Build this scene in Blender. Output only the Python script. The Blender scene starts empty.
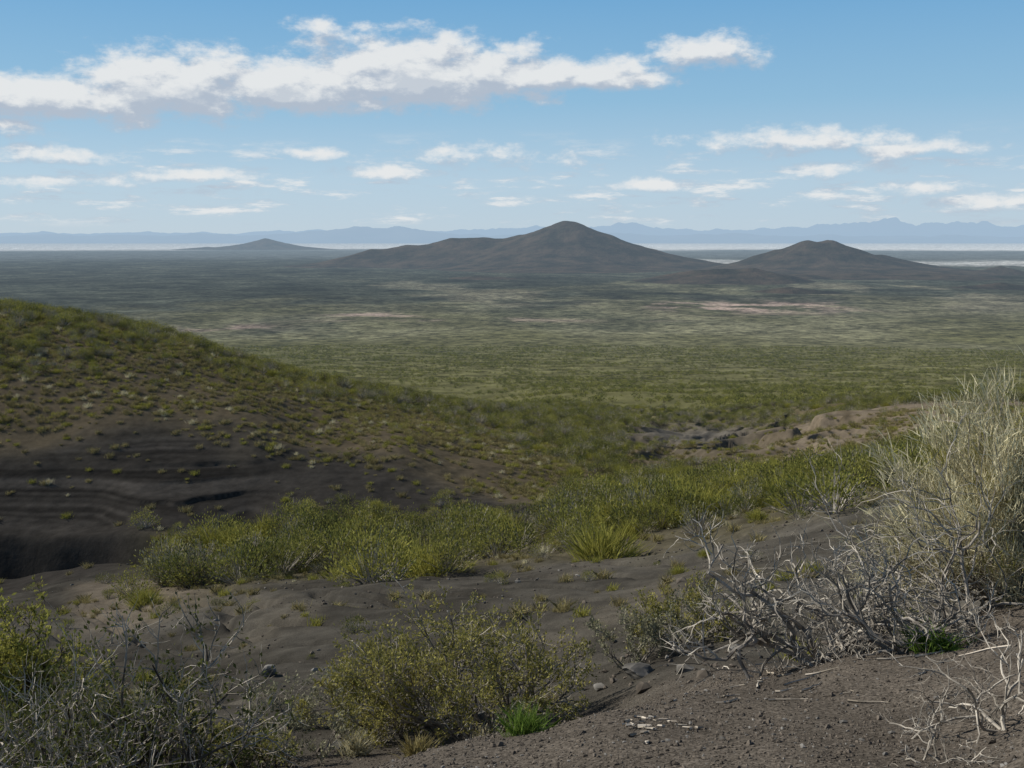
import bpy, math, numpy as np
from mathutils import Vector
R=np.random.RandomState
F=1098.0; HOR=238.0
PITCH=math.atan((384-HOR)/F)
CP,SP=math.cos(PITCH),math.sin(PITCH)
scn=bpy.context.scene
col=scn.collection
PL=-190.0   # plain level, camera eye is z=0

# ------------------------------------------------------------ noise
_r=R(5); _perm=_r.permutation(1024); _ang=_r.rand(1024)*2*np.pi
_gx,_gy=np.cos(_ang),np.sin(_ang)
def perlin(x,y):
    xi=np.floor(x).astype(np.int64); yi=np.floor(y).astype(np.int64)
    xf=x-xi; yf=y-yi
    u=xf*xf*xf*(xf*(xf*6-15)+10); v=yf*yf*yf*(yf*(yf*6-15)+10)
    def g(ix,iy,dx,dy):
        h=_perm[(_perm[ix&1023]+iy)&1023]
        return _gx[h]*dx+_gy[h]*dy
    a=g(xi,yi,xf,yf); b=g(xi+1,yi,xf-1,yf); c=g(xi,yi+1,xf,yf-1); d=g(xi+1,yi+1,xf-1,yf-1)
    return (a+(b-a)*u)*(1-v)+(c+(d-c)*u)*v
def fbm(x,y,o=4,g=0.5):
    s=0;a=1.0
    for i in range(o):
        s=s+a*perlin(x+17.3*i,y-9.1*i); x=x*2.03;y=y*2.03;a*=g
    return s
def sm(a,b,x):
    t=np.clip((x-a)/(b-a),0,1); return t*t*(3-2*t)

# ------------------------------------------------------------ terrain
def ray(px,py):
    u=(px-512)/F; v=(384-py)/F
    return np.array([u, CP+v*SP, -SP+v*CP])
pts=[]
def P(px,py,Y):
    d=ray(px,py); d=d*(Y/d[1]); r=math.hypot(d[0],d[1]); pts.append((math.atan2(d[0],d[1]),r,d[2]/r))
def Q(px,Y,z):
    x=(px-512)/F*Y; r=math.hypot(x,Y); pts.append((math.atan2(x,Y),r,z/r))
for a in [(1100,3,-1.4),(800,3,-1.6),(512,3,-1.75),(200,3,-1.95),(-80,3,-2.1),(150,6,-3.6),(-60,6,-3.7),
          (600,9,-4.3),(850,10.5,-4.3),(480,9,-4.6),(1000,13,-4.9),(350,9,-4.7),(150,9.5,-5.1),(-60,9.5,-5.2),
          (0,63,-19.2),(-90,63,-19.2),
          (0,180,-20),(0,300,-46),(-120,180,-20),(-120,300,-46),(120,190,-25),(120,300,-50),(250,200,-33),(250,350,-60),(400,220,-38),(400,400,-66),(0,450,-75)]: Q(*a)
for a in [(1024,768,3.6),(700,768,4.1),(512,768,4.6),(380,768,5.2),(1024,588,9.5),(1024,680,5.5),(850,655,7.5),(850,700,5.8),
          (700,690,6.8),(600,715,6.0),(480,740,5.6),(640,675,13),(760,640,14),(900,560,22),(700,600,20),(1020,540,22),
          (450,725,12),(330,740,12),(250,700,16),(150,720,15),(0,740,14),(-90,740,14),(500,640,21),(350,650,22),(200,660,26),(100,650,30),(0,640,32),(-90,640,32),
          (620,600,27),(450,590,33),(300,600,33),(180,620,34),(80,620,38),(60,595,48),(0,600,50),(-90,600,50),
          (780,540,32),(900,500,38),(1010,480,45),(1100,480,45),(680,550,38),(560,560,40),(400,570,44),(250,580,46),(150,575,52),
          (100,548,61),(250,548,62),(400,544,62),(520,534,60),(640,516,58),(760,498,58),(880,476,60),(1000,450,62),
          (0,512,70),(100,512,70),(100,440,79),(100,392,88),(100,328,111),(0,440,79),(0,392,87),(0,317,110),(-100,440,79),(-100,390,87),(-100,310,110),(-100,512,70),
          (180,342,114),(250,512,70),(250,440,80),(250,405,90),(250,364,120),(400,515,68),(400,450,80),(400,424,100),(400,395,135),(330,382,128),
          (500,475,80),(500,424,125),(500,408,170),(600,470,90),(600,435,140),(600,408,230),(700,478,85),(700,445,145),(700,424,210),(700,402,330),
          (800,460,95),(800,430,130),(800,408,240),(900,440,88),(900,410,120),(900,400,200),(1000,420,90),(1000,400,180),(1100,420,90),(1100,400,180)]: P(*a)
for px in (-150,0,150,300,450,600,750,900,1050,1174):
    if px>500: Q(px,450,-.141*450)
    Q(px,700,-.1325*700); Q(px,1200,-.1135*1200); Q(px,1800,-.0985*1800); Q(px,2400,-190)
pts=np.array(pts)
TK=4.0
def _feat(th,lr): return np.stack([th*TK,lr],-1)
C=_feat(pts[:,0],np.log(pts[:,1])); n=len(C)
def _U(d2): return 0.5*d2*np.log(d2+1e-9)
K=_U(((C[:,None]-C[None])**2).sum(-1))+np.eye(n)*0.002
Pm=np.c_[np.ones(n),C]
A=np.zeros((n+3,n+3)); A[:n,:n]=K; A[:n,n:]=Pm; A[n:,:n]=Pm.T
w=np.linalg.solve(A,np.r_[pts[:,2],0,0,0])
TH=np.linspace(-0.56,0.56,180); LR=np.linspace(math.log(3),math.log(2500),420)
G=_feat(*np.meshgrid(TH,LR,indexing='ij')).reshape(-1,2)
S=np.zeros(len(G))
for i in range(0,len(G),8000):
    g=G[i:i+8000]; S[i:i+8000]=_U(((g[:,None]-C[None])**2).sum(-1))@w[:n]+w[n]+g@w[n+1:]
S=S.reshape(180,420)
def base_s(th,r):
    t=np.clip(th,-0.559,0.559); l=np.clip(np.log(np.maximum(r,1e-3)),LR[0],LR[-1]-1e-6)
    a=(t-TH[0])/(TH[1]-TH[0]); b=(l-LR[0])/(LR[1]-LR[0])
    ai=np.clip(np.floor(a).astype(int),0,178); bi=np.clip(np.floor(b).astype(int),0,418); a=a-ai;b=b-bi
    return (S[ai,bi]*(1-a)+S[ai+1,bi]*a)*(1-b)+(S[ai,bi+1]*(1-a)+S[ai+1,bi+1]*a)*b
def segd(x,y,ax,ay,bx,by):
    dx,dy=bx-ax,by-ay; t=np.clip(((x-ax)*dx+(y-ay)*dy)/(dx*dx+dy*dy),0,1); return np.hypot(x-ax-t*dx,y-ay-t*dy)
def ravine(x,y):
    return np.minimum(segd(x,y,-18,57.5,-25,62.0),np.minimum(segd(x,y,-25,62.0,-34,64.5),segd(x,y,-34,64.5,-60,66)))+.6*fbm(x/7,y/7,2)
def Hh(x,y):
    x=np.asarray(x,float); y=np.asarray(y,float)
    r=np.hypot(x,y); th=np.arctan2(x,y)
    s=base_s(th,r)
    back=sm(0.56,3.14,np.abs(th)); s=s*(1-back)+back*0.5*(base_s(np.full_like(th,-.55),r)+base_s(np.full_like(th,.55),r))
    z3=s*np.maximum(r,3); k=sm(0,3,r); z=np.where(r<3,-1.65*(1-k)+z3*k,z3)
    f=sm(1700,2400,r); z=z*(1-f)+PL*f
    px=512+F*np.tan(np.clip(th,-1.2,1.2))
    z=z+0.010*fbm(x/0.35,y/0.35,4)*(1-sm(25,60,r))
    z=z+0.07*fbm(x/1.6,y/1.6,3)*(1-sm(60,200,r))*sm(2,6,r)*(1-.9*sm(56,66,r)*(1-sm(300,500,px)))
    z=z+0.35*fbm(x/9,y/9,4)*sm(12,40,r)*(1-sm(400,800,r))
    z=z+1.6*fbm(x/45,y/45,5)*sm(90,300,r)*(1-sm(1200,2500,r))
    z=z+6*fbm(x/400,y/400,5)*sm(900,3000,r)*(1-sm(9000,15000,r))
    # small runnels draining the ash slope into the gully
    ru=fbm(x/3.6+.25*y,y/11,3); z=z-0.34*np.exp(-(ru/0.08)**2)*sm(14,22,r)*(1-sm(46,52,r))
    vb=fbm(x/18+3,y/18,3); bank=sm(0.0,0.05,vb)-sm(0.05,0.35,vb)
    z=z+1.3*bank*sm(600,660,px)*(1-sm(830,900,px))*sm(90,105,r)*(1-sm(220,320,r))
    # strata ledges of the cut slope at the left
    m=sm(-200,-60,px)*(1-sm(190,290,px+30*fbm(x/8,y/8,2)))*sm(70,73,r)*(1-sm(79,83,r))
    zz=z+0.10*fbm(x/14,y/14,2); st=0.62; q=np.floor(zz/st); fr=zz/st-q
    am=np.clip(perlin(x/9+q*3.7,q*1.3)*2.4+.1,0,1)
    z=z+m*st*0.5*(sm(0.5,0.60,fr)-fr)*am
    # incised ravine at the foot of the left slope
    z=z-4.6*(1-sm(.8,3.0,ravine(x,y)))
    return z
def hz(x,y): return float(Hh(np.array([x]),np.array([y]))[0])
def ground_at(px,py,rmin=2.0,rmax=500):
    d=ray(px,py); d/=math.hypot(d[0],d[1])
    t=rmin*np.exp(np.linspace(0,math.log(rmax/rmin),4000))
    z=Hh(d[0]*t,d[1]*t); b=np.where(d[2]*t<=z)[0]
    i=b[0] if len(b) else 0
    return Vector((d[0]*t[i],d[1]*t[i],float(z[i])))
def at(px,Y,dz=0):
    x=(px-512)/F*Y; return Vector((x,Y,hz(x,Y)+dz))

# ------------------------------------------------------------ node helpers
def new_mat(name):
    m=bpy.data.materials.new(name); m.use_nodes=True; m.node_tree.nodes.clear()
    try: m.cycles.emission_sampling='NONE'
    except Exception as e: print('es',e)
    return m,m.node_tree
def N(nt,t,**kw):
    nd=nt.nodes.new(t)
    for k,v in kw.items(): setattr(nd,k,v)
    return nd
def setv(nt,sock,v):
    if isinstance(v,bpy.types.NodeSocket): nt.links.new(v,sock)
    else: sock.default_value=v
def M(nt,op,a,b=0.0,c=0.0,clamp=False):
    nd=N(nt,'ShaderNodeMath',operation=op); nd.use_clamp=clamp
    setv(nt,nd.inputs[0],a); setv(nt,nd.inputs[1],b); setv(nt,nd.inputs[2],c); return nd.outputs[0]
def VM(nt,op,a,b=(0,0,0)):
    nd=N(nt,'ShaderNodeVectorMath',operation=op); setv(nt,nd.inputs[0],a); setv(nt,nd.inputs[1],b)
    return nd.outputs['Value'] if op in('LENGTH','DOT_PRODUCT') else nd.outputs[0]
def mix(nt,f,a,b,bt='MIX'):
    nd=N(nt,'ShaderNodeMix',data_type='RGBA',blend_type=bt)
    setv(nt,nd.inputs[0],f); setv(nt,nd.inputs[6],a); setv(nt,nd.inputs[7],b); return nd.outputs[2]
def noise(nt,vec,sc,det=4,rough=.5):
    nd=N(nt,'ShaderNodeTexNoise'); setv(nt,nd.inputs['Vector'],vec); setv(nt,nd.inputs['Scale'],sc)
    nd.inputs['Detail'].default_value=det; nd.inputs['Roughness'].default_value=rough; return nd.outputs['Fac']
def mr(nt,v,a,b,c,d,smooth=False):
    nd=N(nt,'ShaderNodeMapRange'); 
    if smooth: nd.interpolation_type='SMOOTHSTEP'
    setv(nt,nd.inputs[0],v)
    for i,q in enumerate((a,b,c,d)): setv(nt,nd.inputs[i+1],q)
    return nd.outputs[0]
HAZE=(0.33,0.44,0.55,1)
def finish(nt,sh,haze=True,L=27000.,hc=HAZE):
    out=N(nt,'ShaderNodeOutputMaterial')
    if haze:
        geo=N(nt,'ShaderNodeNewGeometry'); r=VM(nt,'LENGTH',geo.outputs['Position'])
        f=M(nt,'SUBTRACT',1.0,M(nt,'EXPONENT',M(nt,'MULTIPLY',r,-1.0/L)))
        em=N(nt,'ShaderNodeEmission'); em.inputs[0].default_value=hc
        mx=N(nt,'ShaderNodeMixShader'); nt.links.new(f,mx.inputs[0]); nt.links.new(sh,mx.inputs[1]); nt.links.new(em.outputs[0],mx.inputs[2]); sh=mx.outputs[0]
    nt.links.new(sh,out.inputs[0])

# ground material
mg,nt=new_mat('volcanic_ground')
geo=N(nt,'ShaderNodeNewGeometry'); pos=geo.outputs['Position']; rr=VM(nt,'LENGTH',pos)
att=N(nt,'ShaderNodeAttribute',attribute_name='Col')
n1=noise(nt,pos,46,3,.7); n2=noise(nt,pos,1.3,4,.6); n3=noise(nt,pos,.045,6,.72); n4=noise(nt,pos,.006,5,.7)
vo=N(nt,'ShaderNodeTexVoronoi'); nt.links.new(pos,vo.inputs['Vector']); vo.inputs['Scale'].default_value=80
near=mr(nt,rr,5,30,1,0)
far=mr(nt,rr,200,900,0,1); vfar=mr(nt,rr,1500,3500,0,1)
f1=M(nt,'ADD',M(nt,'MULTIPLY',M(nt,'SUBTRACT',mr(nt,n1,.3,.7,.5,1.5),1),mr(nt,rr,20,120,1,.4)),1.0)
sc=N(nt,'ShaderNodeSeparateColor'); nt.links.new(vo.outputs['Color'],sc.inputs[0])
fv=M(nt,'ADD',M(nt,'MULTIPLY',M(nt,'SUBTRACT',mr(nt,sc.outputs[0],0,1,.6,1.4),1),near),1.0)
f2=mr(nt,n2,.3,.7,.75,1.25)
f3=M(nt,'ADD',M(nt,'MULTIPLY',M(nt,'SUBTRACT',mr(nt,n3,.38,.62,.35,1.65),1),far),1.0)
f4=M(nt,'ADD',M(nt,'MULTIPLY',M(nt,'SUBTRACT',mr(nt,n4,.38,.62,.5,1.5),1),vfar),1.0)
f=M(nt,'MULTIPLY',M(nt,'MULTIPLY',M(nt,'MULTIPLY',f1,f2),M(nt,'MULTIPLY',f3,f4)),fv)
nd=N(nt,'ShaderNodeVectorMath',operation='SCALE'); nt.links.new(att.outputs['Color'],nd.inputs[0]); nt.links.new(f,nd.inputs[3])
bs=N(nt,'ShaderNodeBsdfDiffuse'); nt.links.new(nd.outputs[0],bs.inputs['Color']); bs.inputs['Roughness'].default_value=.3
bp=N(nt,'ShaderNodeBump'); bp.inputs['Strength'].default_value=.8; bp.inputs['Distance'].default_value=1
hgt=M(nt,'ADD',M(nt,'MULTIPLY',M(nt,'MULTIPLY',n1,.014),mr(nt,rr,30,100,1,0)),M(nt,'ADD',M(nt,'MULTIPLY',n2,.09),M(nt,'MULTIPLY',M(nt,'MULTIPLY',n3,far),7.0)))
nt.links.new(hgt,bp.inputs['Height']); nt.links.new(bp.outputs[0],bs.inputs['Normal'])
finish(nt,bs.outputs[0])

def simple(name,c1,c2,scale=6,rough=.8,trans=0.0,haze=False,rnd=0.0):
    m,nt=new_mat(name)
    geo=N(nt,'ShaderNodeNewGeometry'); oi=N(nt,'ShaderNodeObjectInfo')
    n=noise(nt,geo.outputs['Position'],scale,1,.6)
    v=mr(nt,n,.35,.65,0,1)
    if rnd: v=M(nt,'ADD',M(nt,'MULTIPLY',v,1-rnd),M(nt,'MULTIPLY',oi.outputs['Random'],rnd))
    c=mix(nt,v,(*c1,1),(*c2,1))
    isl=mr(nt,geo.outputs['Random Per Island'],0,1,.65,1.35)
    s=N(nt,'ShaderNodeVectorMath',operation='SCALE'); nt.links.new(c,s.inputs[0]); nt.links.new(isl,s.inputs[3]); c=s.outputs[0]
    bs=N(nt,'ShaderNodeBsdfDiffuse'); nt.links.new(c,bs.inputs['Color'])
    sh=bs.outputs[0]
    if trans:
        t=N(nt,'ShaderNodeBsdfTranslucent'); nt.links.new(c,t.inputs[0]); mx=N(nt,'ShaderNodeMixShader'); mx.inputs[0].default_value=trans
        nt.links.new(sh,mx.inputs[1]); nt.links.new(t.outputs[0],mx.inputs[2]); sh=mx.outputs[0]
    finish(nt,sh,haze); return m
m_green=simple('shrub_leaves',(.165,.172,.045),(.285,.270,.072),.05,.6,.28,True,.6)
m_dgreen=simple('dark_shrub_leaves',(.075,.088,.028),(.145,.150,.050),.05,.6,.25,True,.6)
m_olive=simple('olive_leaves',(.20,.195,.06),(.33,.30,.095),3,.6,.3)
m_lime=simple('yellow_green_leaves',(.25,.25,.058),(.38,.36,.095),.3,.6,.3,False,.5)
m_bright=simple('bright_green_leaves',(.10,.17,.03),(.16,.24,.05),3,.6,.3)
m_dry=simple('dry_grass',(.24,.205,.10),(.38,.33,.16),.4,.8,.2,False,.5)
m_straw=simple('straw_stems',(.48,.44,.29),(.70,.65,.45),2,.8,.25)
m_gray=simple('grey_twigs',(.22,.20,.17),(.46,.42,.36),5)
m_bark=simple('weathered_bark',(.13,.115,.10),(.36,.33,.29),9)
m_sage=simple('sage_leaves',(.19,.19,.125),(.31,.30,.20),3,.7,.2,False,.4)
m_dark=simple('dark_twigs',(.05,.042,.036),(.13,.115,.095),5)
m_rock=simple('dark_rock',(.09,.085,.078),(.21,.20,.185),5)
m_peb=simple('lapilli',(.046,.040,.034),(.150,.128,.106),7,rnd=.6)
m_wood=simple('dry_wood',(.38,.33,.26),(.55,.49,.41),6)

# ------------------------------------------------------------ ground mesh
def build_ground():
    th=[np.linspace(-0.58,0.58,700)]
    a=np.linspace(0.6,math.pi,34)
    th=np.r_[-a[::-1][1:],th[0],a[:-1]]
    r=np.exp(np.arange(math.log(.6),math.log(55),.0056))
    r=np.r_[r,np.exp(np.arange(math.log(r[-1])+.003,math.log(92),.0024))]
    r=np.r_[r,np.exp(np.arange(math.log(r[-1])+.005,math.log(260),.006))]
    r=np.r_[r,np.exp(np.arange(math.log(r[-1])+.008,math.log(120000),.014))]
    T,Rr=np.meshgrid(th,r,indexing='ij'); X=Rr*np.sin(T);Y=Rr*np.cos(T)
    Z=Hh(X,Y); nT,nR=T.shape
    me=bpy.data.meshes.new('ground'); V=np.stack([X,Y,Z],-1).reshape(-1,3)
    V=np.vstack([V,[[0,0,-1.65]]])
    i=np.arange(nT*nR).reshape(nT,nR)
    nx=np.roll(i,-1,0)
    q=np.stack([i[:,:-1],i[:,1:],nx[:,1:],nx[:,:-1]],-1).reshape(-1,4)
    tri=np.stack([i[:,0],nx[:,0],np.full(nT,nT*nR)],-1)
    me.vertices.add(len(V)); me.vertices.foreach_set('co',V.ravel())
    nl=q.size+tri.size; me.loops.add(nl); me.loops.foreach_set('vertex_index',np.r_[q.ravel(),tri.ravel()].astype(np.int32))
    npoly=len(q)+len(tri); me.polygons.add(npoly)
    ls=np.r_[np.arange(len(q))*4,len(q)*4+np.arange(len(tri))*3]; me.polygons.foreach_set('loop_start',ls.astype(np.int32))
    me.update(calc_edges=True); me.polygons.foreach_set('use_smooth',np.ones(npoly,bool))
    x=V[:,0];y=V[:,1];z=V[:,2]; rr=np.hypot(x,y); t=np.arctan2(x,y); px=512+F*np.tan(np.clip(t,-1.2,1.2))
    def c(*v): return np.array(v)[None]
    w=lambda f:f[:,None]
    n_a=fbm(x/14,y/14,4); n_b=fbm(x/3,y/3,4)
    near=c(.108,.093,.077); mid=c(.071,.065,.055)
    K=np.zeros((len(V),3))+mid
    K=K*(1+w(np.clip(n_a,-.5,.5))*.6+w(np.clip(n_b,-.5,.5))*.5)
    f=sm(.1,.45,fbm(x/6+9,y/12,4))*sm(14,20,rr)*.5; K=K*(1-w(f))+c(.125,.110,.088)*w(f)
    f=1-sm(9,13,rr+n_b*2); K=K*(1-w(f))+near*w(f)
    edge_=np.interp(px,[-200,150,300,450,560],[88,87,79,73,70])
    f=sm(-4,5,rr+n_a*9-edge_); K=K*(1-w(f))+c(.112,.090,.060)*w(f)
    f=(1-sm(540,600,px+n_a*90))*sm(54,60,rr)*(1-sm(-4,4,rr+n_a*8-edge_))
    zz=z+.2*fbm(x/14,y/14,2); lay=np.clip(1+1.1*perlin(zz/.33+x/80,zz*0+3.3)+.7*perlin(zz/.12+x/50,zz*0+7.7),.5,1.6)
    lay=1+(lay-1)*(1-sm(200,330,px))*sm(2.5,6.0,ravine(x,y))*sm(68,71,rr)
    K=K*(1-w(f))+c(.042,.038,.034)*w(lay)*w(f)
    f=sm(40,47,rr+n_a*10)*(1-sm(64,68,rr+n_a*4))*sm(90,150,px); K=K*(1-w(f*.7))+c(.095,.083,.050)*w(f*.7)
    f=sm(40,80,px)*(1-sm(150,230,px+n_a*60))*sm(37,42,rr+n_a*4)*(1-sm(52,55,rr+n_a*3))*.7; K=K*(1-w(f))+c(.18,.15,.115)*w(f)
    f=sm(730,790,px+n_a*60)*sm(82,96,rr)*(1-sm(135,165,rr+n_a*35))*sm(-.5,0,n_b)*.9; K=K*(1-w(f))+c(.190,.155,.115)*w(f)
    f=np.clip(1.4*np.exp(-((px-695)/60)**2)*np.exp(-((rr-150)/34)**2),0,1); K=K*(1-w(f))+c(.13,.118,.10)*w(f)
    f=sm(160,260,rr+n_a*30); K=K*(1-w(f))+c(.150,.143,.064)*w(f)
    n1=fbm(x/500,y/900,6,.55); n2=fbm(x/1300+4,y/2600,6,.6); n3=fbm(x/180,y/260,5,.6); n5=fbm(x/900+8,y/1500,6,.6)
    f=sm(1300,3000,rr+n1*1200); gp=c(.160,.152,.090)+w(np.clip(n1,-.4,.4))*c(.16,.15,.09)
    K=K*(1-w(f))+gp*w(f)
    # scrubby lava patches scattered on the plain, also cloud shadows painted into the colour
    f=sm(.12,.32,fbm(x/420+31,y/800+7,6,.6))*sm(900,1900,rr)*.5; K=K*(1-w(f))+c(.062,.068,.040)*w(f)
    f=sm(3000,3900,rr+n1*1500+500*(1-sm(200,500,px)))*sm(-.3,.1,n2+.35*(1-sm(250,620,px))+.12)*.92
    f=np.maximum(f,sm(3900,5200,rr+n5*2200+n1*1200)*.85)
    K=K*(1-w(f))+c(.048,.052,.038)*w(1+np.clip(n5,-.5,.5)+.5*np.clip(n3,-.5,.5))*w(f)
    f=sm(2800,3600,rr+n1*900)*sm(.15,.35,n5)*.5*sm(200,500,px)*(1-sm(4600,5400,rr)); K=K*(1-w(f))+c(.24,.21,.14)*w(f)
    f=np.exp(-((px-745)/85)**2)*np.exp(-((rr-3150)/240)**2)*1.6; f=f+np.exp(-((px-375)/40)**2)*np.exp(-((rr-2760)/90)**2)*1.2+np.exp(-((px-220)/45)**2)*np.exp(-((rr-2420)/80)**2)*1.1
    f=f+np.exp(-((px-480)/150)**2)*np.exp(-((rr-2560)/45)**2)*.5
    f=np.clip(f*sm(-.15,.35,n3+.3*n1),0,.75); K=K*(1-w(f))+c(.46,.34,.28)*w(f)
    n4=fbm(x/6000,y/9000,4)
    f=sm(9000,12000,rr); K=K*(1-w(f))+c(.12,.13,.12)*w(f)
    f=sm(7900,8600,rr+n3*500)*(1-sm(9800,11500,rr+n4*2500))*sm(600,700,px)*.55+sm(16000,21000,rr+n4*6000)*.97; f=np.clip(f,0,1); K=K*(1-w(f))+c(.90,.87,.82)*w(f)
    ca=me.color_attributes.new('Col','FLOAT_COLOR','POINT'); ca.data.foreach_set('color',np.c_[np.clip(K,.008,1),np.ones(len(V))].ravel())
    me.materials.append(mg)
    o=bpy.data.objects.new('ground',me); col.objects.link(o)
build_ground()

# ------------------------------------------------------------ far hills
mh,nt=new_mat('hill_slopes')
geo=N(nt,'ShaderNodeNewGeometry'); pos=geo.outputs['Position']
n1=noise(nt,pos,.006,7,.65); n2=noise(nt,pos,.03,5,.7)
c=mix(nt,mr(nt,n1,.4,.62,0,1),(.020,.018,.017,1),(.085,.060,.045,1)); c=mix(nt,mr(nt,n2,.4,.7,0,.5),c,(.055,.058,.036,1))
bs=N(nt,'ShaderNodeBsdfDiffuse'); nt.links.new(c,bs.inputs['Color'])
bp=N(nt,'ShaderNodeBump'); bp.inputs['Distance'].default_value=28; nt.links.new(n1,bp.inputs['Height']); nt.links.new(bp.outputs[0],bs.inputs['Normal'])
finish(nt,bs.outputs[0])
def W(px,D): return (px-512)/F*D
def hill(name,D,feats,gridn=260,gul=.06):
    xs=[W(f[0],D) for f in feats]; rad=[f[3] for f in feats]; ys=[D+f[1] for f in feats]
    x0=min(a-b for a,b in zip(xs,rad)); x1=max(a+b for a,b in zip(xs,rad)); y0=min(a-b for a,b in zip(ys,rad)); y1=max(a+b for a,b in zip(ys,rad))
    nx=gridn; ny=max(60,int(gridn*(y1-y0)/(x1-x0)))
    X,Y=np.meshgrid(np.linspace(x0,x1,nx),np.linspace(y0,y1,ny),indexing='ij')
    acc=np.zeros_like(X)
    for (px,dy,H,Rd,p),x,y in zip(feats,xs,ys):
        d=np.hypot(X-x,Y-y); ang=np.arctan2(X-x,Y-y)
        d=d*(1+gul*fbm(np.cos(ang)*4+x,np.sin(ang)*4+y,3)*sm(0,.3,d/Rd))
        d=np.sqrt(d*d+(Rd*.03)**2)
        acc=acc+(H*np.clip(1-d/Rd,0,1)**p)**5
    h=acc**.2
    h=h*(1+.10*fbm(X/(rad[0]*.3),Y/(rad[0]*.3),5))
    Z=Hh(X,Y)-5+h
    i=np.arange(X.size).reshape(X.shape)
    q=np.stack([i[:-1,:-1],i[1:,:-1],i[1:,1:],i[:-1,1:]],-1).reshape(-1,4)
    q=q[(h.ravel()[q].max(1)>.5)]
    me=bpy.data.meshes.new(name); me.from_pydata(np.stack([X,Y,Z],-1).reshape(-1,3).tolist(),[],q.tolist())
    me.polygons.foreach_set('use_smooth',np.ones(len(me.polygons),bool)); me.materials.append(mh)
    o=bpy.data.objects.new(name,me); col.objects.link(o)
hill('volcanic_cone',7450,[(568,0,330,1300,1.8),(520,150,185,650,1.4),(485,200,187,800,1.15),(450,200,190,800,1.15),(405,150,150,620,1.2),(370,100,120,500,1.3),(350,0,55,500,1.2),(640,-200,85,900,1.2),(560,-700,65,900,1.3)])
hill('volcanic_cone',6500,[(829,0,190,640,1.55),(803,0,176,640,1.4),(775,60,108,520,1.3),(882,60,98,420,1.2),(905,60,60,460,1.2),(745,-100,40,500,1.2),(830,-300,50,1000,1.2)])
hill('low_hill',4900,[(720,0,60,420,1.0),(750,-30,64,300,1.0),(692,0,52,300,1.1)])
hill('low_hill',3900,[(790,0,24,170,1.0),(812,0,14,160,1.0)])
hill('low_hill',5300,[(855,0,28,300,1.0),(800,0,26,300,1.0),(925,0,28,420,1.0)])
hill('low_hill',5900,[(998,0,50,200,1.1),(970,0,24,300,1.0)])
hill('low_hill',4200,[(1000,0,26,190,1.1),(975,0,14,150,1.0)])
hill('low_hill',5200,[(480,0,20,200,1.0),(500,0,14,200,1.0)])
hill('distant_hill',18500,[(268,0,195,800,1.2),(292,0,80,900,1.3),(240,0,85,800,1.3),(210,0,50,700,1.2)])

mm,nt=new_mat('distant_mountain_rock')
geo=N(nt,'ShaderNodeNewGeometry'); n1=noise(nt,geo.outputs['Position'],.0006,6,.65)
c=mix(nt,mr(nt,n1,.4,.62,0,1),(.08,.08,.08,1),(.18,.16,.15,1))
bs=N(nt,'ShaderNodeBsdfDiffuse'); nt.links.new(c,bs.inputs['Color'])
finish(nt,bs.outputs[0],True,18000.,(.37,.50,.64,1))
def mountains(name,D,prof,seed,rough):
    xs=np.linspace(W(-250,D),W(1300,D),700); ys=np.linspace(-3000,5000,30)
    X,Y=np.meshgrid(xs,ys,indexing='ij'); px=512+F*X/D
    p=np.interp(px,[a for a,b in prof],[b for a,b in prof])
    H=(p*D/F)*(1+rough*fbm(X/2500+seed,Y/2500,6,.55))+ rough*400*np.abs(fbm(X/5000+seed,Y/5000,5))
    H=H*np.clip(1-np.abs(Y)/np.where(Y<0,3000,5000),0,1)**.9
    Z=PL-20+H
    i=np.arange(X.size).reshape(X.shape); q=np.stack([i[:-1,:-1],i[1:,:-1],i[1:,1:],i[:-1,1:]],-1).reshape(-1,4)
    me=bpy.data.meshes.new(name); me.from_pydata(np.stack([X,Y+D,Z],-1).reshape(-1,3).tolist(),[],q.tolist())
    me.polygons.foreach_set('use_smooth',np.ones(len(me.polygons),bool)); me.materials.append(mm)
    o=bpy.data.objects.new(name,me); col.objects.link(o)
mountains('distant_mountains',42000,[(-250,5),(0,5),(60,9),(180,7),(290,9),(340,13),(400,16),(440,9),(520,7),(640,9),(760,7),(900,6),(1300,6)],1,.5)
mountains('distant_mountains',64000,[(-250,9),(0,8),(200,8),(400,10),(560,13),(640,16),(700,10),(800,14),(880,21),(930,17),(1000,19),(1060,14),(1300,13)],7,.5)

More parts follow.
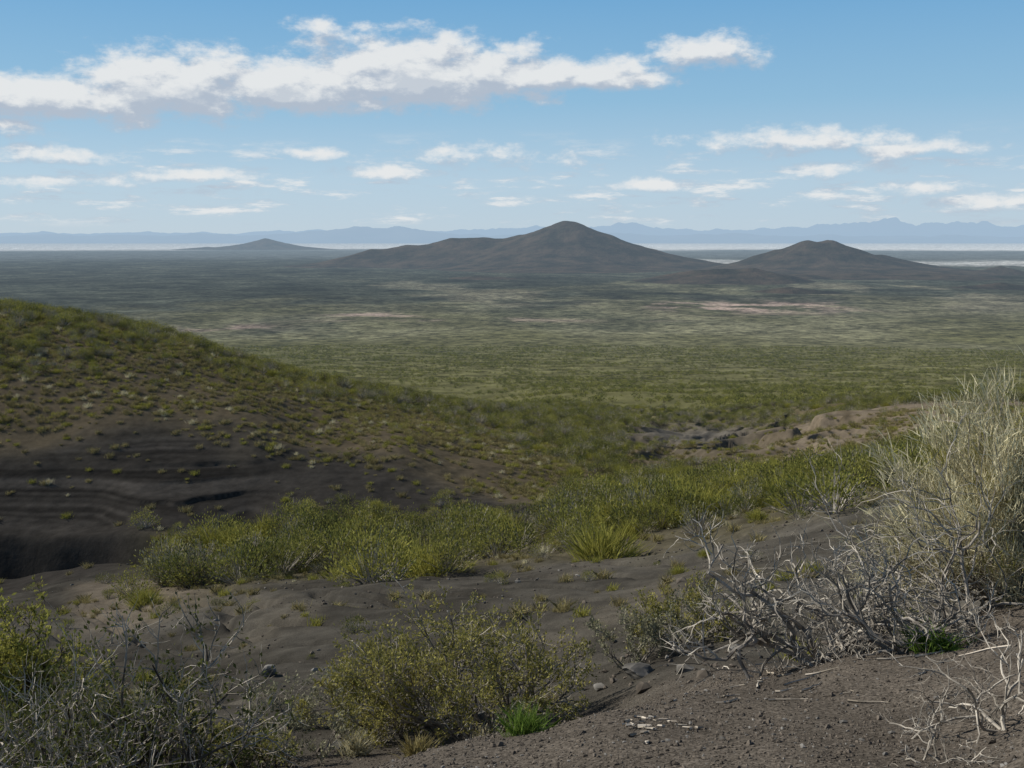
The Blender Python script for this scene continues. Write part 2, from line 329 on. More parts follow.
# ------------------------------------------------------------ plant builder
class Plant:
    def __init__(s,seed): s.V=[];s.Fc=[];s.Mi=[];s.n=0;s.r=R(seed)
    def add(s,V,Fc,mi):
        s.V.append(np.asarray(V,float)); s.Fc+= [tuple(int(a)+s.n for a in f) for f in Fc]; s.Mi+=[mi]*len(Fc); s.n+=len(V)
    def tube(s,P,rad,mi,k=4):
        P=np.asarray(P,float); n=len(P); rad=np.asarray(rad,float)
        T=np.gradient(P,axis=0); T/=np.linalg.norm(T,axis=1)[:,None]+1e-9
        ref=np.array([.3,.2,.93]) if abs(T[0][2])<.9 else np.array([1,.1,0.])
        A=np.cross(T,ref); A/=np.linalg.norm(A,axis=1)[:,None]+1e-9; B=np.cross(T,A)
        a=np.arange(k)*2*np.pi/k
        V=P[:,None]+rad[:,None,None]*(np.cos(a)[None,:,None]*A[:,None]+np.sin(a)[None,:,None]*B[:,None])
        f=[(i*k+j,i*k+(j+1)%k,(i+1)*k+(j+1)%k,(i+1)*k+j) for i in range(n-1) for j in range(k)]
        s.add(V.reshape(-1,3),f,mi)
    def leaves(s,C,D,L,Wd,mi):
        C=np.asarray(C,float).reshape(-1,3); D=np.asarray(D,float).reshape(-1,3); n=len(C)
        if n==0:return
        D=D/(np.linalg.norm(D,axis=1)[:,None]+1e-9); L=np.broadcast_to(L,(n,))[:,None]; Wd=np.broadcast_to(Wd,(n,))[:,None]
        S_=np.cross(D,s.r.randn(n,3)); S_/=np.linalg.norm(S_,axis=1)[:,None]+1e-9
        V=np.stack([C,C+D*L*.5+S_*Wd*.5,C+D*L,C+D*L*.5-S_*Wd*.5],1).reshape(-1,3)
        f=[(4*i,4*i+1,4*i+2,4*i+3) for i in range(n)]; s.add(V,f,mi)
    def blades(s,C,D,L,Wd,mi,droop=.25):
        C=np.asarray(C,float).reshape(-1,3); D=np.asarray(D,float); n=len(C); D=D/(np.linalg.norm(D,axis=1)[:,None]+1e-9)
        L=np.broadcast_to(L,(n,))[:,None]; S_=np.cross(D,s.r.randn(n,3)); S_/=np.linalg.norm(S_,axis=1)[:,None]+1e-9
        H=D.copy();H[:,2]=0; m=C+D*L*.55; t=C+D*L+H*L*droop-np.array([0,0,1.])*L*droop*.5
        V=np.stack([C-S_*Wd*.5,C+S_*Wd*.5,m+S_*Wd*.4,t,m-S_*Wd*.4],1).reshape(-1,3)
        s.add(V,[(5*i,5*i+1,5*i+2,5*i+3,5*i+4) for i in range(n)],mi)
    def branch(s,p,d,L,rad,depth,o):
        r=s.r; n=max(3,int(o.get('seg',6))-(0 if depth>1 else 1)); P=[np.array(p,float)]; d=np.array(d,float); d/=np.linalg.norm(d)
        for i in range(n):
            d=d+r.randn(3)*o['wig']+np.array([0,0,o['up']]); d/=np.linalg.norm(d); P.append(P[-1]+d*L/n)
        rr_=np.linspace(rad,rad*.45 if depth>0 else rad*.3,n+1)
        s.tube(P,rr_,o['m_thick'] if depth>=o.get('thick_depth',2) else o['m_thin'],5 if depth>1 else 3)
        if depth>0:
            for c in range(o['kids'][depth-1]):
                t=r.uniform(.3,1.0)*n; i=min(int(t),n-1); q=P[i]+(P[i+1]-P[i])*(t-i)
                dd=(P[i+1]-P[i]); dd/=np.linalg.norm(dd); nd=dd+r.randn(3)*o['spread']; 
                s.branch(q,nd,L*r.uniform(.45,.8)*o.get('lk',1),rad*.55,depth-1,o)
        if depth<=o.get('leaf_depth',0) and o.get('nl',0):
            nl=o['nl']; t=r.uniform(.15,1,nl)*n; i=np.minimum(t.astype(int),n-1); PP=np.array(P); q=PP[i]+(PP[i+1]-PP[i])*(t-i)[:,None]
            dd=(PP[i+1]-PP[i])/(L/n)
            s.leaves(q+r.randn(nl,3)*o.get('lj',.01),dd*.6+r.randn(nl,3)*.7+np.array([0,0,.4]),o['ll']*r.uniform(.6,1.3,nl),o['lw']*r.uniform(.6,1.3,nl),o['m_leaf'])
    def obj(s,name,mats,loc=(0,0,0),link=True,rotz=0):
        me=bpy.data.meshes.new(name); me.from_pydata(np.vstack(s.V).tolist(),[],s.Fc); me.polygons.foreach_set('material_index',np.array(s.Mi,np.int32))
        for m in mats: me.materials.append(m)
        o=bpy.data.objects.new(name,me); o.location=loc; o.rotation_euler=(0,0,rotz)
        if link: col.objects.link(o)
        return o

def bush(seed,mats,nc=16,nl=42,ls=.075,rx=.62,hz_=.85,mixf=.25,twigs=25):
    b=Plant(seed); r=b.r
    for k in range(nc):
        a=r.rand()*6.28; q=math.sqrt(r.rand()); c=np.array([math.cos(a)*q*rx,math.sin(a)*q*rx,hz_*(.25+.62*(1-q*q*.75)*r.uniform(.75,1.1))])
        for mi,fr in ((1,1-mixf),(2,mixf)):
            m=int(nl*fr); o=r.randn(m,3)*np.array([.12,.12,.13]); 
            b.leaves(c+o,o*3+c*.6+r.randn(m,3)*.35+np.array([0,0,.5]),ls*r.uniform(.6,1.5,m),ls*.42,mi)
        b.tube([[c[0]*.1,c[1]*.1,-.05],[c[0]*.5,c[1]*.5,c[2]*.45],list(c*1.08)],[.016,.011,.004],0,3)
    for k in range(twigs):
        a=r.rand()*6.28;e=r.uniform(.2,1.3); d=np.array([math.cos(a)*math.cos(e)*rx,math.sin(a)*math.cos(e)*rx,math.sin(e)*hz_])*r.uniform(.9,1.25)
        b.tube([d*.3,d*.7+r.randn(3)*.04,d],[.008,.006,.003],0,3)
    return b.obj('shrub_form',mats,link=False)
def broomform(seed,mat,n=700,h=.62):
    b=Plant(seed); r=b.r
    C=np.c_[r.randn(n,2)*.24,np.abs(r.randn(n))*.14]; C[:,2]*=np.exp(-(C[:,:2]**2).sum(1)*6)*1.6; D=np.c_[C[:,:2]*1.6+r.randn(n,2)*.3,np.ones(n)]
    b.blades(C,D,h*r.uniform(.35,1.1,n),.013,0,.12); return b.obj('broom_form',[mat],link=False)
def tuft(seed,mat,n=110,h=.30):
    b=Plant(seed); r=b.r; C=np.c_[r.randn(n,2)*.07,np.zeros(n)-.02]; D=np.c_[r.randn(n,2)*.42,np.ones(n)]
    b.blades(C,D,h*r.uniform(.4,1.1,n),.009,0,.25); return b.obj('tuft_form',[mat],link=False)
def rockmesh(seed,mat,sub=1,amp=.25,name='stone_form'):
    import bmesh
    bm=bmesh.new(); bmesh.ops.create_icosphere(bm,subdivisions=sub,radius=1); r=R(seed); k=r.uniform(.6,1.2,3); k[2]*=.7
    pl=[(r.randn(3),r.uniform(.5,.85)) for _ in range(9)]
    for v in bm.verts:
        c=np.array(v.co)
        for nn,dd in pl:
            nn_=nn/np.linalg.norm(nn); e=c@nn_-dd
            if e>0: c=c-nn_*e
        v.co=Vector(c*k*(1+r.randn()*amp*.25))
    me=bpy.data.meshes.new(name); bm.to_mesh(me); bm.free(); me.materials.append(mat); return bpy.data.objects.new(name,me)
def collection(name,objs):
    c=bpy.data.collections.new(name)
    for i,o in enumerate(objs): o.name='%s_%02d'%(name,i); c.objects.link(o)
    return c
def scatter(name,coll,P,scl,rot,idx):
    me=bpy.data.meshes.new(name); n=len(P); me.vertices.add(n); me.vertices.foreach_set('co',np.asarray(P,float).ravel())
    for nm,ty,v in (('scl','FLOAT',scl),('rot','FLOAT',rot)):
        a=me.attributes.new(nm,ty,'POINT'); a.data.foreach_set('value',np.asarray(v,np.float32))
    a=me.attributes.new('idx','INT','POINT'); a.data.foreach_set('value',np.asarray(idx,np.int32))
    o=bpy.data.objects.new(name,me); col.objects.link(o)
    g=bpy.data.node_groups.new(name,'GeometryNodeTree'); g.interface.new_socket('Geometry',in_out='INPUT',socket_type='NodeSocketGeometry'); g.interface.new_socket('Geometry',in_out='OUTPUT',socket_type='NodeSocketGeometry')
    gi=g.nodes.new('NodeGroupInput'); go=g.nodes.new('NodeGroupOutput'); ip=g.nodes.new('GeometryNodeInstanceOnPoints'); ci=g.nodes.new('GeometryNodeCollectionInfo')
    ci.inputs['Collection'].default_value=coll; ci.inputs['Separate Children'].default_value=True; ci.inputs['Reset Children'].default_value=True
    def na(nm,ty):
        q=g.nodes.new('GeometryNodeInputNamedAttribute'); q.data_type=ty; q.inputs['Name'].default_value=nm; return [s for s in q.outputs if s.enabled][0]
    cx=g.nodes.new('ShaderNodeCombineXYZ'); g.links.new(na('rot','FLOAT'),cx.inputs[2])
    g.links.new(gi.outputs[0],ip.inputs['Points']); g.links.new(ci.outputs[0],ip.inputs['Instance']); ip.inputs['Pick Instance'].default_value=True
    g.links.new(na('idx','INT'),ip.inputs['Instance Index']); g.links.new(cx.outputs[0],ip.inputs['Rotation']); g.links.new(na('scl','FLOAT'),ip.inputs['Scale'])
    g.links.new(ip.outputs[0],go.inputs[0]); md=o.modifiers.new('scatter','NODES'); md.node_group=g
    return o

def cand(seed,n,r0,r1,a=0.56,pw=2.0):
    r=R(seed); rr=(r.rand(n)*(r1**pw-r0**pw)+r0**pw)**(1/pw); t=r.uniform(-a,a,n); x=rr*np.sin(t);y=rr*np.cos(t)
    return r,x,y,rr,512+F*np.tan(t)
def density(x,y,rr,px):
    nA=fbm(x/13,y/13,4); nC=fbm(x/4.5+7,y/4.5,3)
    low=np.interp(px,[-150,0,100,200,330,420,500,560,600,640],[93,94,96,97,104,104,98,88,80,76])
    D=sm(0,12,rr+nA*16-low)*.9*sm(-.5,.05,nA+.15)
    g0=np.interp(px,[-100,110,150,260,400,470,560,640,760,880,1100],[64,56,46,44,44,48,50,46,42,46,50]); g1=np.interp(px,[-100,110,300,500,600,700,880,1100],[67,66,66,67,76,92,80,76])
    D=np.maximum(D,1.0*sm(0,4,rr+nA*9-g0)*(1-sm(0,4,rr+nA*5-g1))*sm(90,140,px))
    D=D*(.22+.78*sm(-.4,.0,nC))
    D=np.maximum(D,.04*sm(66,70,rr)*sm(150,240,px))
    D=np.maximum(D,.06*sm(13,20,rr)*(rr<60))
    D=D*(1-.85*sm(730,790,px)*sm(82,95,rr)*(1-sm(135,165,rr+nA*35)))
    D=D*(1-np.clip(1.4*np.exp(-((px-695)/60)**2)*np.exp(-((rr-150)/36)**2),0,1))
    return D*sm(1.5,4,ravine(x,y))
shr=[bush(1,[m_gray,m_green,m_lime]),bush(2,[m_gray,m_dgreen,m_green],hz_=.7),broomform(3,m_lime),bush(4,[m_gray,m_green,m_dgreen],nc=20,rx=.8),bush(5,[m_gray,m_sage,m_olive],twigs=90,nl=24),bush(6,[m_dark,m_dgreen,m_green],nc=12)]
cS=collection('shrub_forms',shr)
r,x,y,rr,px=cand(11,70000,14,260); D=density(x,y,rr,px); k=r.rand(len(x))<D*np.where(rr<115,.62,.5)
x,y,rr,px=x[k],y[k],rr[k],px[k]; print('mid shrubs',len(x))
u=r.rand(len(x)); idx=np.where(u<.28,0,np.where(u<.46,1,np.where(u<.52,2,np.where(u<.68,3,np.where(u<.84,4,5)))))
br=(px>600)&(px<860)&(rr<95)&(r.rand(len(x))<.45); idx[br]=2
face=(rr>66)&(rr<90)&(px<560)
idx[face&(idx==4)]=0
sc_=(.35+1.15*r.rand(len(x))**1.5)*np.where((rr>38)&(rr<72)&(px>120),1.45,1)*np.where(rr<38,.36,1)*np.where((rr>70)&(px<520)&(rr<115),.78,1)*np.where(face,.6,1)*np.where((px>630)&(rr>92)&(rr<140),.6,1)
scatter('shrubs',cS,np.c_[x,y,Hh(x,y)-.04],sc_,r.rand(len(x))*6.28,idx)
far=[bush(21,[m_dark,m_green,m_lime],nc=10,nl=8,ls=.22,twigs=0),bush(22,[m_dark,m_dgreen,m_green],nc=10,nl=8,ls=.22,twigs=0),bush(23,[m_dark,m_green,m_dgreen],nc=10,nl=8,ls=.22,twigs=0,hz_=.65)]
cF=collection('far_shrub_forms',far)
r,x,y,rr,px=cand(12,60000,250,1900,pw=1.35); nA=fbm(x/60,y/60,4); nB=fbm(x/220,y/220,3)
k=r.rand(len(x))<np.clip(.42+1.6*nA+.8*nB,.06,1); x,y,rr=x[k],y[k],rr[k]; print('far shrubs',len(x))
scatter('shrubs',cF,np.c_[x,y,Hh(x,y)-.1],r.uniform(.8,2.1,len(x))*(1+.4*sm(500,1500,rr)),r.rand(len(x))*6.28,r.choice(3,len(x),p=[.3,.45,.25]))
cT=collection('tuft_forms',[tuft(31,m_dry),tuft(32,m_dry,90,.24),tuft(33,m_lime,110,.26),tuft(34,m_straw,100,.32)])
r,x,y,rr,px=cand(13,34000,11,125); nA=fbm(x/8,y/8,3)
edge_=np.interp(px,[-200,150,300,450,560],[88,87,78,72,69])
dn=.48*sm(-3,5,rr-edge_)*sm(-.5,.1,nA)*(1-sm(560,640,px))+.30*sm(84,91,rr)+.02+.18*sm(12,20,rr)*(rr<50)*sm(0.0,.3,nA)+.15*((rr>42)&(rr<66)&(px>120))+.02*sm(69,73,rr)
k=r.rand(len(x))<dn; x,y,rr=x[k],y[k],rr[k]; print('tufts',len(x))
scatter('grass_tufts',cT,np.c_[x,y,Hh(x,y)],r.uniform(.5,1.6,len(x))*np.where(rr>60,1.3,1),r.rand(len(x))*6.28,r.choice([0,1,2,3],len(x),p=[.45,.3,.21,.04]))
cP=collection('stone_forms',[rockmesh(41,m_peb),rockmesh(42,m_peb),rockmesh(43,m_peb),rockmesh(44,m_rock)])
r,x,y,rr,px=cand(14,60000,2.2,11.5,pw=1.4); s=.0035+.0032*r.exponential(1,len(x)); s=np.minimum(s,.03)
r2,x2,y2,rr2,px2=cand(15,14000,10,60,pw=1.3); s2=.012+.024*r2.exponential(1,len(x2)); k=r2.rand(len(x2))<sm(-.2,.4,fbm(x2/5,y2/5,3)); x2,y2,s2=x2[k],y2[k],np.minimum(s2[k],.16)
X=np.r_[x,x2];Y=np.r_[y,y2];s=np.r_[s,s2]
scatter('gravel',cP,np.c_[X,Y,Hh(X,Y)+s*.15],s,r.rand(len(X))*6.28,r.choice(4,len(X),p=[.3,.3,.3,.1]))

# ------------------------------------------------------------ foreground plants
def hero(name,seed,loc,stems,L,rad,o,mats,tilt=(0,0),espread=(.3,1.2),rotz=0,base=.12):
    b=Plant(seed); r=b.r
    for k in range(stems):
        a=2*math.pi*(k+r.rand())/stems; e=r.uniform(*espread); d=np.array([math.cos(a)*math.cos(e)+tilt[0],math.sin(a)*math.cos(e)+tilt[1],math.sin(e)])
        b.branch([math.cos(a)*base*r.rand(),math.sin(a)*base*r.rand(),-.06],d,L*r.uniform(.75,1.15),rad*r.uniform(.7,1.1),o['depth'],o)
    return b.obj(name,mats,loc,rotz=rotz)
O=dict(depth=3,kids=[5,4,4],wig=.16,up=.06,spread=.55,m_thick=0,m_thin=1,m_leaf=2,nl=9,ll=.042,lw=.022,lj=.015,seg=6)
MT=[m_bark,m_gray,m_olive]
hero('leafy_shrub',51,at(472,11.6),19,.88,.024,O,MT,espread=(.40,1.3),base=.45)
hero('leafy_shrub',52,at(395,12.2),14,.66,.018,O,MT,espread=(.35,1.25),base=.3)
hero('leafy_shrub',53,at(335,13.0),8,.48,.015,dict(O,nl=6),[m_bark,m_gray,m_sage],espread=(.3,1.2),base=.25)
hero('leafy_shrub',54,at(700,15.0),12,.62,.016,dict(O,kids=[4,4,3],nl=10),[m_bark,m_gray,m_olive],base=.3)
hero('leafy_shrub',55,at(640,14.2),9,.50,.012,dict(O,kids=[4,3,3],nl=10),[m_bark,m_gray,m_sage],base=.2)
hero('leafy_shrub',56,at(735,14.6),7,.5,.012,dict(O,kids=[4,3,3],nl=5),[m_bark,m_gray,m_sage],base=.2)
hero('bare_shrub',57,at(100,7.4),15,.94,.026,dict(O,kids=[5,5,4],nl=3,wig=.22,spread=.7),[m_dark,m_gray,m_dgreen],espread=(.3,1.35),base=.4)
hero('bare_shrub',58,at(0,7.2),9,.70,.022,dict(O,nl=3,wig=.22,spread=.7,kids=[5,4,3]),[m_dark,m_gray,m_dgreen],base=.3)
hero('leafy_shrub',59,at(110,8.4),14,.62,.016,dict(O,nl=9,kids=[5,4,3]),[m_dark,m_dark,m_dgreen],base=.35,espread=(.4,1.4))
hero('leafy_shrub',60,at(-28,12.5),12,1.0,.024,dict(O,nl=13,ll=.055,lw=.028,spread=.4),[m_dark,m_dark,m_lime],base=.22,espread=(1.0,1.5))
hero('grey_shrub',61,at(268,10.6),11,.44,.012,dict(O,nl=5,kids=[5,4,3]),[m_bark,m_gray,m_sage],base=.25)
hero('grey_shrub',62,at(205,10.2),9,.42,.012,dict(O,nl=7,kids=[4,4,3]),[m_dark,m_gray,m_olive],base=.25)
DO=dict(depth=3,kids=[4,4,5],wig=.30,up=.03,spread=.75,m_thick=0,m_thin=1,m_leaf=2,nl=0,seg=8,lk=1.0,thick_depth=2)
def deadshrub(name,seed,loc,dirs,L,rad,o,mats):
    b=Plant(seed)
    for d,l in dirs:
        b.branch([b.r.randn()*.05,b.r.randn()*.05,-.05],d,L*l,rad*b.r.uniform(.7,1.1),o['depth'],o)
    return b.obj(name,mats,loc)
deadshrub('dead_shrub',71,at(835,7.9),[((-1,0,.75),1.3),((-.9,.3,.6),1.1),((-.6,.2,1.1),1.0),((-.2,0,1),1.0),((.3,.2,1),.9),((.7,0,.6),.8),((-.4,-.4,.7),.8),((.3,-.3,.8),.6),((-.9,-.2,1.0),1.2),((.9,.2,.3),.7)],.78,.028,DO,[m_bark,m_gray])
deadshrub('dead_shrub',72,at(925,7.2),[((-1,0,.5),1.0),((-.7,0,1),1.1),((-.2,0,1),1.1),((.3,.1,1),1.1),((.8,0,.5),.8),((-.9,.3,.2),.8),((.1,-.3,.9),.9)],.64,.020,DO,[m_bark,m_gray])
deadshrub('dead_shrub',73,at(1035,4.6),[((-1,0,.5),.9),((-.8,.2,.9),.8),((-.4,0,1),.8),((-.9,-.3,.15),.9),((-.2,-.3,1),.6)],.52,.010,dict(DO,kids=[3,3,4]),[m_gray,m_gray])
deadshrub('dead_shrub',74,at(960,4.0),[((-1,0,.3),.7),((-.5,.2,.6),.6),((.5,0,.5),.7),((.2,-.3,.7),.6)],.3,.006,dict(DO,kids=[3,3,3]),[m_gray,m_gray])
b=Plant(81); r=b.r
tips=[]
for k in range(160):
    a=r.rand()*6.28; e=r.uniform(.05,1.45); l=r.uniform(.72,1.14)
    d=np.array([math.cos(a)*math.cos(e)*1.15,math.sin(a)*math.cos(e)*.85,math.sin(e)*1.52])*l
    p=[np.array([0,0,-.05])+r.randn(3)*[.15,.15,0]]
    for i in range(1,6): p.append(d*(i/5)+r.randn(3)*.05+[0,0,.02])
    b.tube(p,np.linspace(.016,.004,6),0 if k%2 else 1,4); tips+= [(p[3],d),(p[4],d),(p[5],d),((p[4]+p[5])/2,d),((p[3]+p[4])/2,d)]
for c,d in tips:
    n_=36; dd=d/np.linalg.norm(d)
    b.blades(c+r.randn(n_,3)*.06,dd*.7+r.randn(n_,3)*.42+np.array([-.05,0,.5]),r.uniform(.07,.20,n_),.0065,2 if r.rand()<.9 else 3,.12)
b.obj('broom_shrub',[m_gray,m_bark,m_straw,m_olive],at(1028,8.6))
deadshrub('dead_shrub',82,at(985,8.0),[((-1,0,.9),1.1),((-.8,0,1.3),1.4),((-.4,0,1.4),1.3),((-.9,.1,.5),1.0),((.2,0,1),1.1),((-.6,-.3,1),1.1),((-1,-.2,.7),1.1),((-.9,-.3,1.2),1.3)],.85,.016,dict(DO,kids=[3,3,4]),[m_bark,m_gray])
def tuftobj(name,seed,loc,mat,n,h,w=.012,sp=.5,rb=.06):
    b=Plant(seed); r=b.r; C=np.c_[r.randn(n,2)*rb,np.zeros(n)-.02]; D=np.c_[r.randn(n,2)*sp,np.ones(n)]; b.blades(C,D,h*r.uniform(.5,1.15,n),w,0,.2); b.obj(name,[mat],loc)
tuftobj('green_grass_tuft',91,at(525,5.6),m_bright,420,.21,.0035,.4,.045)
tuftobj('dry_grass_tuft',92,at(348,10.8),m_straw,240,.34,.009,.4,.05)
tuftobj('dry_grass_tuft',93,at(412,10.2),m_dry,240,.32,.009,.4,.05)
tuftobj('dry_grass_tuft',94,at(565,12.5),m_straw,90,.2,.008)
tuftobj('green_grass_tuft',95,at(952,7.0),m_bright,200,.24,.01,.6,.07)
tuftobj('dry_grass_tuft',96,at(478,11.2),m_straw,120,.25,.008)
def rock(seed,loc,s,rz):
    o=rockmesh(seed,m_rock,3,.1,'rock'); o.scale=s; o.location=loc+Vector((0,0,s[2]*.3)); o.rotation_euler=(.1,.15,rz); col.objects.link(o)
rock(101,ground_at(640,676,8),(.26,.2,.2),.4); rock(102,ground_at(270,676,10),(.2,.15,.25),1.0); rock(103,ground_at(480,722,8.5),(.16,.13,.2),2.0)
rock(104,ground_at(420,716,9),(.14,.12,.14),3.0); rock(105,ground_at(735,652,10),(.14,.12,.12),3.4); rock(106,ground_at(600,690,9),(.12,.1,.1),.4); rock(107,at(330,11.5),(.13,.1,.1),1.4)
b=Plant(111); r=b.r
for px_,py_,n_,sx,sy,l0 in ((800,680,9,60,14,.28),(650,727,22,40,9,.04),(930,650,8,60,20,.3),(740,695,5,40,10,.12),(870,690,5,60,20,.2)):
    for k in range(n_):
        g=ground_at(px_+r.randn()*sx*.6,py_+r.randn()*sy*.7,2.5,12); a=r.normal(.5,.5); l=l0*r.uniform(.4,1.5); m=4; P_=[]
        dx,dy=math.cos(a),math.sin(a)
        for i in range(m+1):
            t=(i/m-.5)*l; xx=g.x+dx*t+r.randn()*.012; yy=g.y+dy*t+r.randn()*.012; P_.append([xx,yy,hz(xx,yy)+.008])
        b.tube(P_,np.linspace(.007,.003,m+1)*r.uniform(.6,1.3),0 if r.rand()<.6 else 1,4)
b.obj('fallen_sticks',[m_wood,m_gray])

# ------------------------------------------------------------ light
el=math.radians(35); sd=Vector((-math.cos(el)*.93,math.cos(el)*.37,math.sin(el))).normalized()
sl=bpy.data.lights.new('sun','SUN'); sl.energy=5.0; sl.angle=math.radians(.53); sl.color=(1,.94,.83)
so=bpy.data.objects.new('sun',sl); col.objects.link(so); so.rotation_euler=sd.to_track_quat('Z','Y').to_euler(); so.location=(-20,0,30)

wd=bpy.data.worlds.new('World'); scn.world=wd; wd.use_nodes=True; nt=wd.node_tree; nt.nodes.clear()
sky=N(nt,'ShaderNodeTexSky'); sky.sky_type='NISHITA'; sky.sun_disc=False; sky.sun_elevation=el; sky.sun_rotation=math.atan2(sd.x,sd.y); sky.altitude=1500; sky.air_density=1.0; sky.dust_density=.6; sky.ozone_density=1.0
cg=bpy.data.node_groups.new('cloud_density','ShaderNodeTree'); cg.interface.new_socket('P',in_out='INPUT',socket_type='NodeSocketVector'); cg.interface.new_socket('D',in_out='OUTPUT',socket_type='NodeSocketFloat')
gi=cg.nodes.new('NodeGroupInput'); go=cg.nodes.new('NodeGroupOutput')
sx=N(cg,'ShaderNodeSeparateXYZ'); cg.links.new(gi.outputs[0],sx.inputs[0]); ax,ey=sx.outputs[0],sx.outputs[1]
def sk(px,py):
    d=ray(px,py); h=math.hypot(d[0],d[1]); return math.atan2(d[0],d[1]),d[2]/h
cl=[(40,98,170,26,24,1.1),(180,92,105,44,28,1.2),(300,96,140,44,18,1.2),(420,78,150,48,34,1.25),(560,80,130,26,12,1.1),(640,78,50,10,7,.8),(708,54,55,24,16,.8),(800,142,110,15,14,.7),(905,149,75,8,7,.5),
    (308,26,34,9,10,.35),(362,28,22,7,7,.3),(195,175,75,9,8,.7),(388,173,50,10,8,.8),(300,153,46,6,6,.5),(655,185,55,8,7,.8),(480,155,90,10,11,.3),(850,169,55,9,7,.5),(922,187,38,7,6,.6),(60,156,70,8,8,.5),(40,180,80,6,7,.5),(0,125,40,10,9,.7),(1010,202,60,7,7,.5)]
tot=None
for (cx,cy,rx,rt,rb,st) in cl:
    a0,e0=sk(cx,cy)
    dx=M(cg,'DIVIDE',M(cg,'SUBTRACT',ax,a0),rx/F*1.05)
    de=M(cg,'SUBTRACT',ey,e0); dy=M(cg,'MAXIMUM',M(cg,'MULTIPLY',de,F/rt/1.05),M(cg,'MULTIPLY',de,-F/rb/1.05))
    l=M(cg,'SQRT',M(cg,'ADD',M(cg,'MULTIPLY',dx,dx),M(cg,'MULTIPLY',dy,dy)))
    m=M(cg,'MULTIPLY',M(cg,'SUBTRACT',1.0,l),st)
    m=M(cg,'MAXIMUM',m,-.7)
    tot=m if tot is None else M(cg,'SMOOTH_MAX',tot,m,.1)
pv=N(cg,'ShaderNodeCombineXYZ'); cg.links.new(ax,pv.inputs[0]); cg.links.new(M(cg,'MULTIPLY',ey,1.8),pv.inputs[1])
nz=noise(cg,pv.outputs[0],26,8,.62)
pv2=N(cg,'ShaderNodeCombineXYZ'); cg.links.new(ax,pv2.inputs[0]); cg.links.new(M(cg,'MULTIPLY',ey,5.0),pv2.inputs[1]); pv2.inputs[2].default_value=3.3
nb=noise(cg,pv2.outputs[0],14,7,.65)
m1=M(cg,'ADD',tot,M(cg,'MULTIPLY',M(cg,'SUBTRACT',nz,.5),2.1))
d1=mr(cg,m1,-.10,.95,0,1,False)
band=M(cg,'MULTIPLY',mr(cg,ey,.004,.02,0,1,True),mr(cg,ey,.05,.11,1,0,True))
d2=M(cg,'MULTIPLY',mr(cg,nb,.45,.72,0,.6,True),band)
edge=M(cg,'MULTIPLY',mr(cg,M(cg,'ABSOLUTE',ax),.6,.78,1,0,True),mr(cg,ey,.25,.33,1,0,True))
cg.links.new(M(cg,'MULTIPLY',M(cg,'MAXIMUM',d1,d2),edge),go.inputs[0])
tc=N(nt,'ShaderNodeTexCoord'); sp=N(nt,'ShaderNodeSeparateXYZ'); nt.links.new(tc.outputs['Generated'],sp.inputs[0])
az=M(nt,'ARCTAN2',sp.outputs[0],sp.outputs[1]); hl=M(nt,'SQRT',M(nt,'ADD',M(nt,'MULTIPLY',sp.outputs[0],sp.outputs[0]),M(nt,'MULTIPLY',sp.outputs[1],sp.outputs[1])))
ee=M(nt,'DIVIDE',sp.outputs[2],M(nt,'MAXIMUM',hl,.001))
def cd(da,de):
    c=N(nt,'ShaderNodeCombineXYZ'); nt.links.new(M(nt,'ADD',az,da),c.inputs[0]); nt.links.new(M(nt,'ADD',ee,de),c.inputs[1])
    g=N(nt,'ShaderNodeGroup'); g.node_tree=cg; nt.links.new(c.outputs[0],g.inputs[0]); return g.outputs[0]
D0=cd(0,0); D1=cd(-.005,.012)
lit=mr(nt,M(nt,'SUBTRACT',D0,M(nt,'MULTIPLY',D1,1.0)),-.25,.38,0,1,True)
rp=N(nt,'ShaderNodeValToRGB'); nt.links.new(mr(nt,ee,0,.5,0,1),rp.inputs[0])
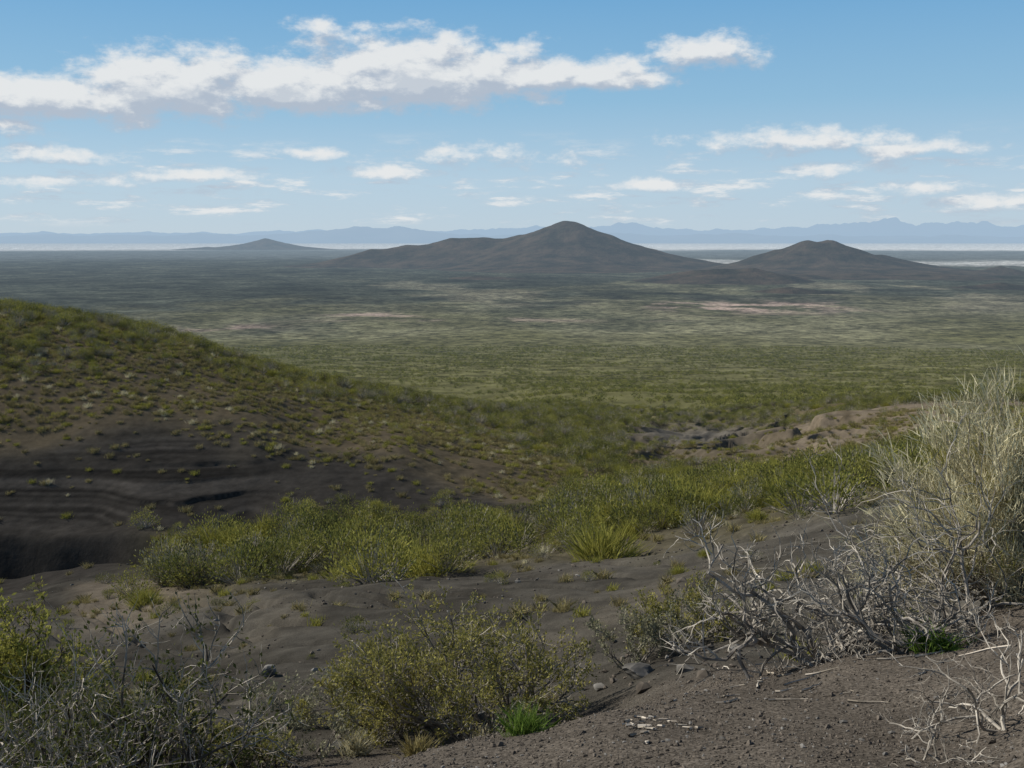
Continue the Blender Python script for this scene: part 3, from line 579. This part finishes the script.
el_=rp.color_ramp.elements; el_[0].position=0; el_[0].color=(.50,.62,.73,1); el_[1].position=1; el_[1].color=(.09,.27,.58,1)
for p_,c_ in ((.10,(.46,.62,.76,1)),(.24,(.28,.51,.72,1)),(.46,(.14,.38,.67,1))):
    e_=el_.new(p_); e_.color=c_
g10=N(nt,'ShaderNodeVectorMath',operation='SCALE'); nt.links.new(rp.outputs[0],g10.inputs[0]); g10.inputs[3].default_value=10
skn=N(nt,'ShaderNodeVectorMath',operation='MULTIPLY'); nt.links.new(sky.outputs[0],skn.inputs[0]); skn.inputs[1].default_value=(.88,.86,.80)
sk_t=mix(nt,mr(nt,ee,.25,.6,.9,0,True),skn.outputs[0],g10.outputs[0])
bg0=N(nt,'ShaderNodeBackground'); nt.links.new(sk_t,bg0.inputs[0]); bg0.inputs[1].default_value=.1
cc=mix(nt,lit,(4.5,5.1,6.0,1),(8.1,8.2,8.2,1))
skc=mix(nt,mr(nt,D0,0,.65,0,.93,True),sk_t,cc)
bg1=N(nt,'ShaderNodeBackground'); nt.links.new(skc,bg1.inputs[0]); bg1.inputs[1].default_value=.1
# the cloud field occupies only the low northern sky
reg=M(nt,'MULTIPLY',M(nt,'LESS_THAN',M(nt,'ABSOLUTE',az),.79),M(nt,'MULTIPLY',M(nt,'GREATER_THAN',ee,-.002),M(nt,'LESS_THAN',ee,.34)))
ms=N(nt,'ShaderNodeMixShader'); nt.links.new(reg,ms.inputs[0]); nt.links.new(bg0.outputs[0],ms.inputs[1]); nt.links.new(bg1.outputs[0],ms.inputs[2])
wo=N(nt,'ShaderNodeOutputWorld'); nt.links.new(ms.outputs[0],wo.inputs[0])

# ------------------------------------------------------------ camera
cam=bpy.data.cameras.new('camera'); cam.sensor_width=36; cam.lens=36*F/1024; cam.clip_start=.1; cam.clip_end=200000
co=bpy.data.objects.new('camera',cam); col.objects.link(co); co.location=(0,0,0); co.rotation_euler=(math.pi/2-PITCH,0,0); scn.camera=co
scn.view_settings.view_transform='Standard'; scn.view_settings.look='None'; scn.view_settings.exposure=0
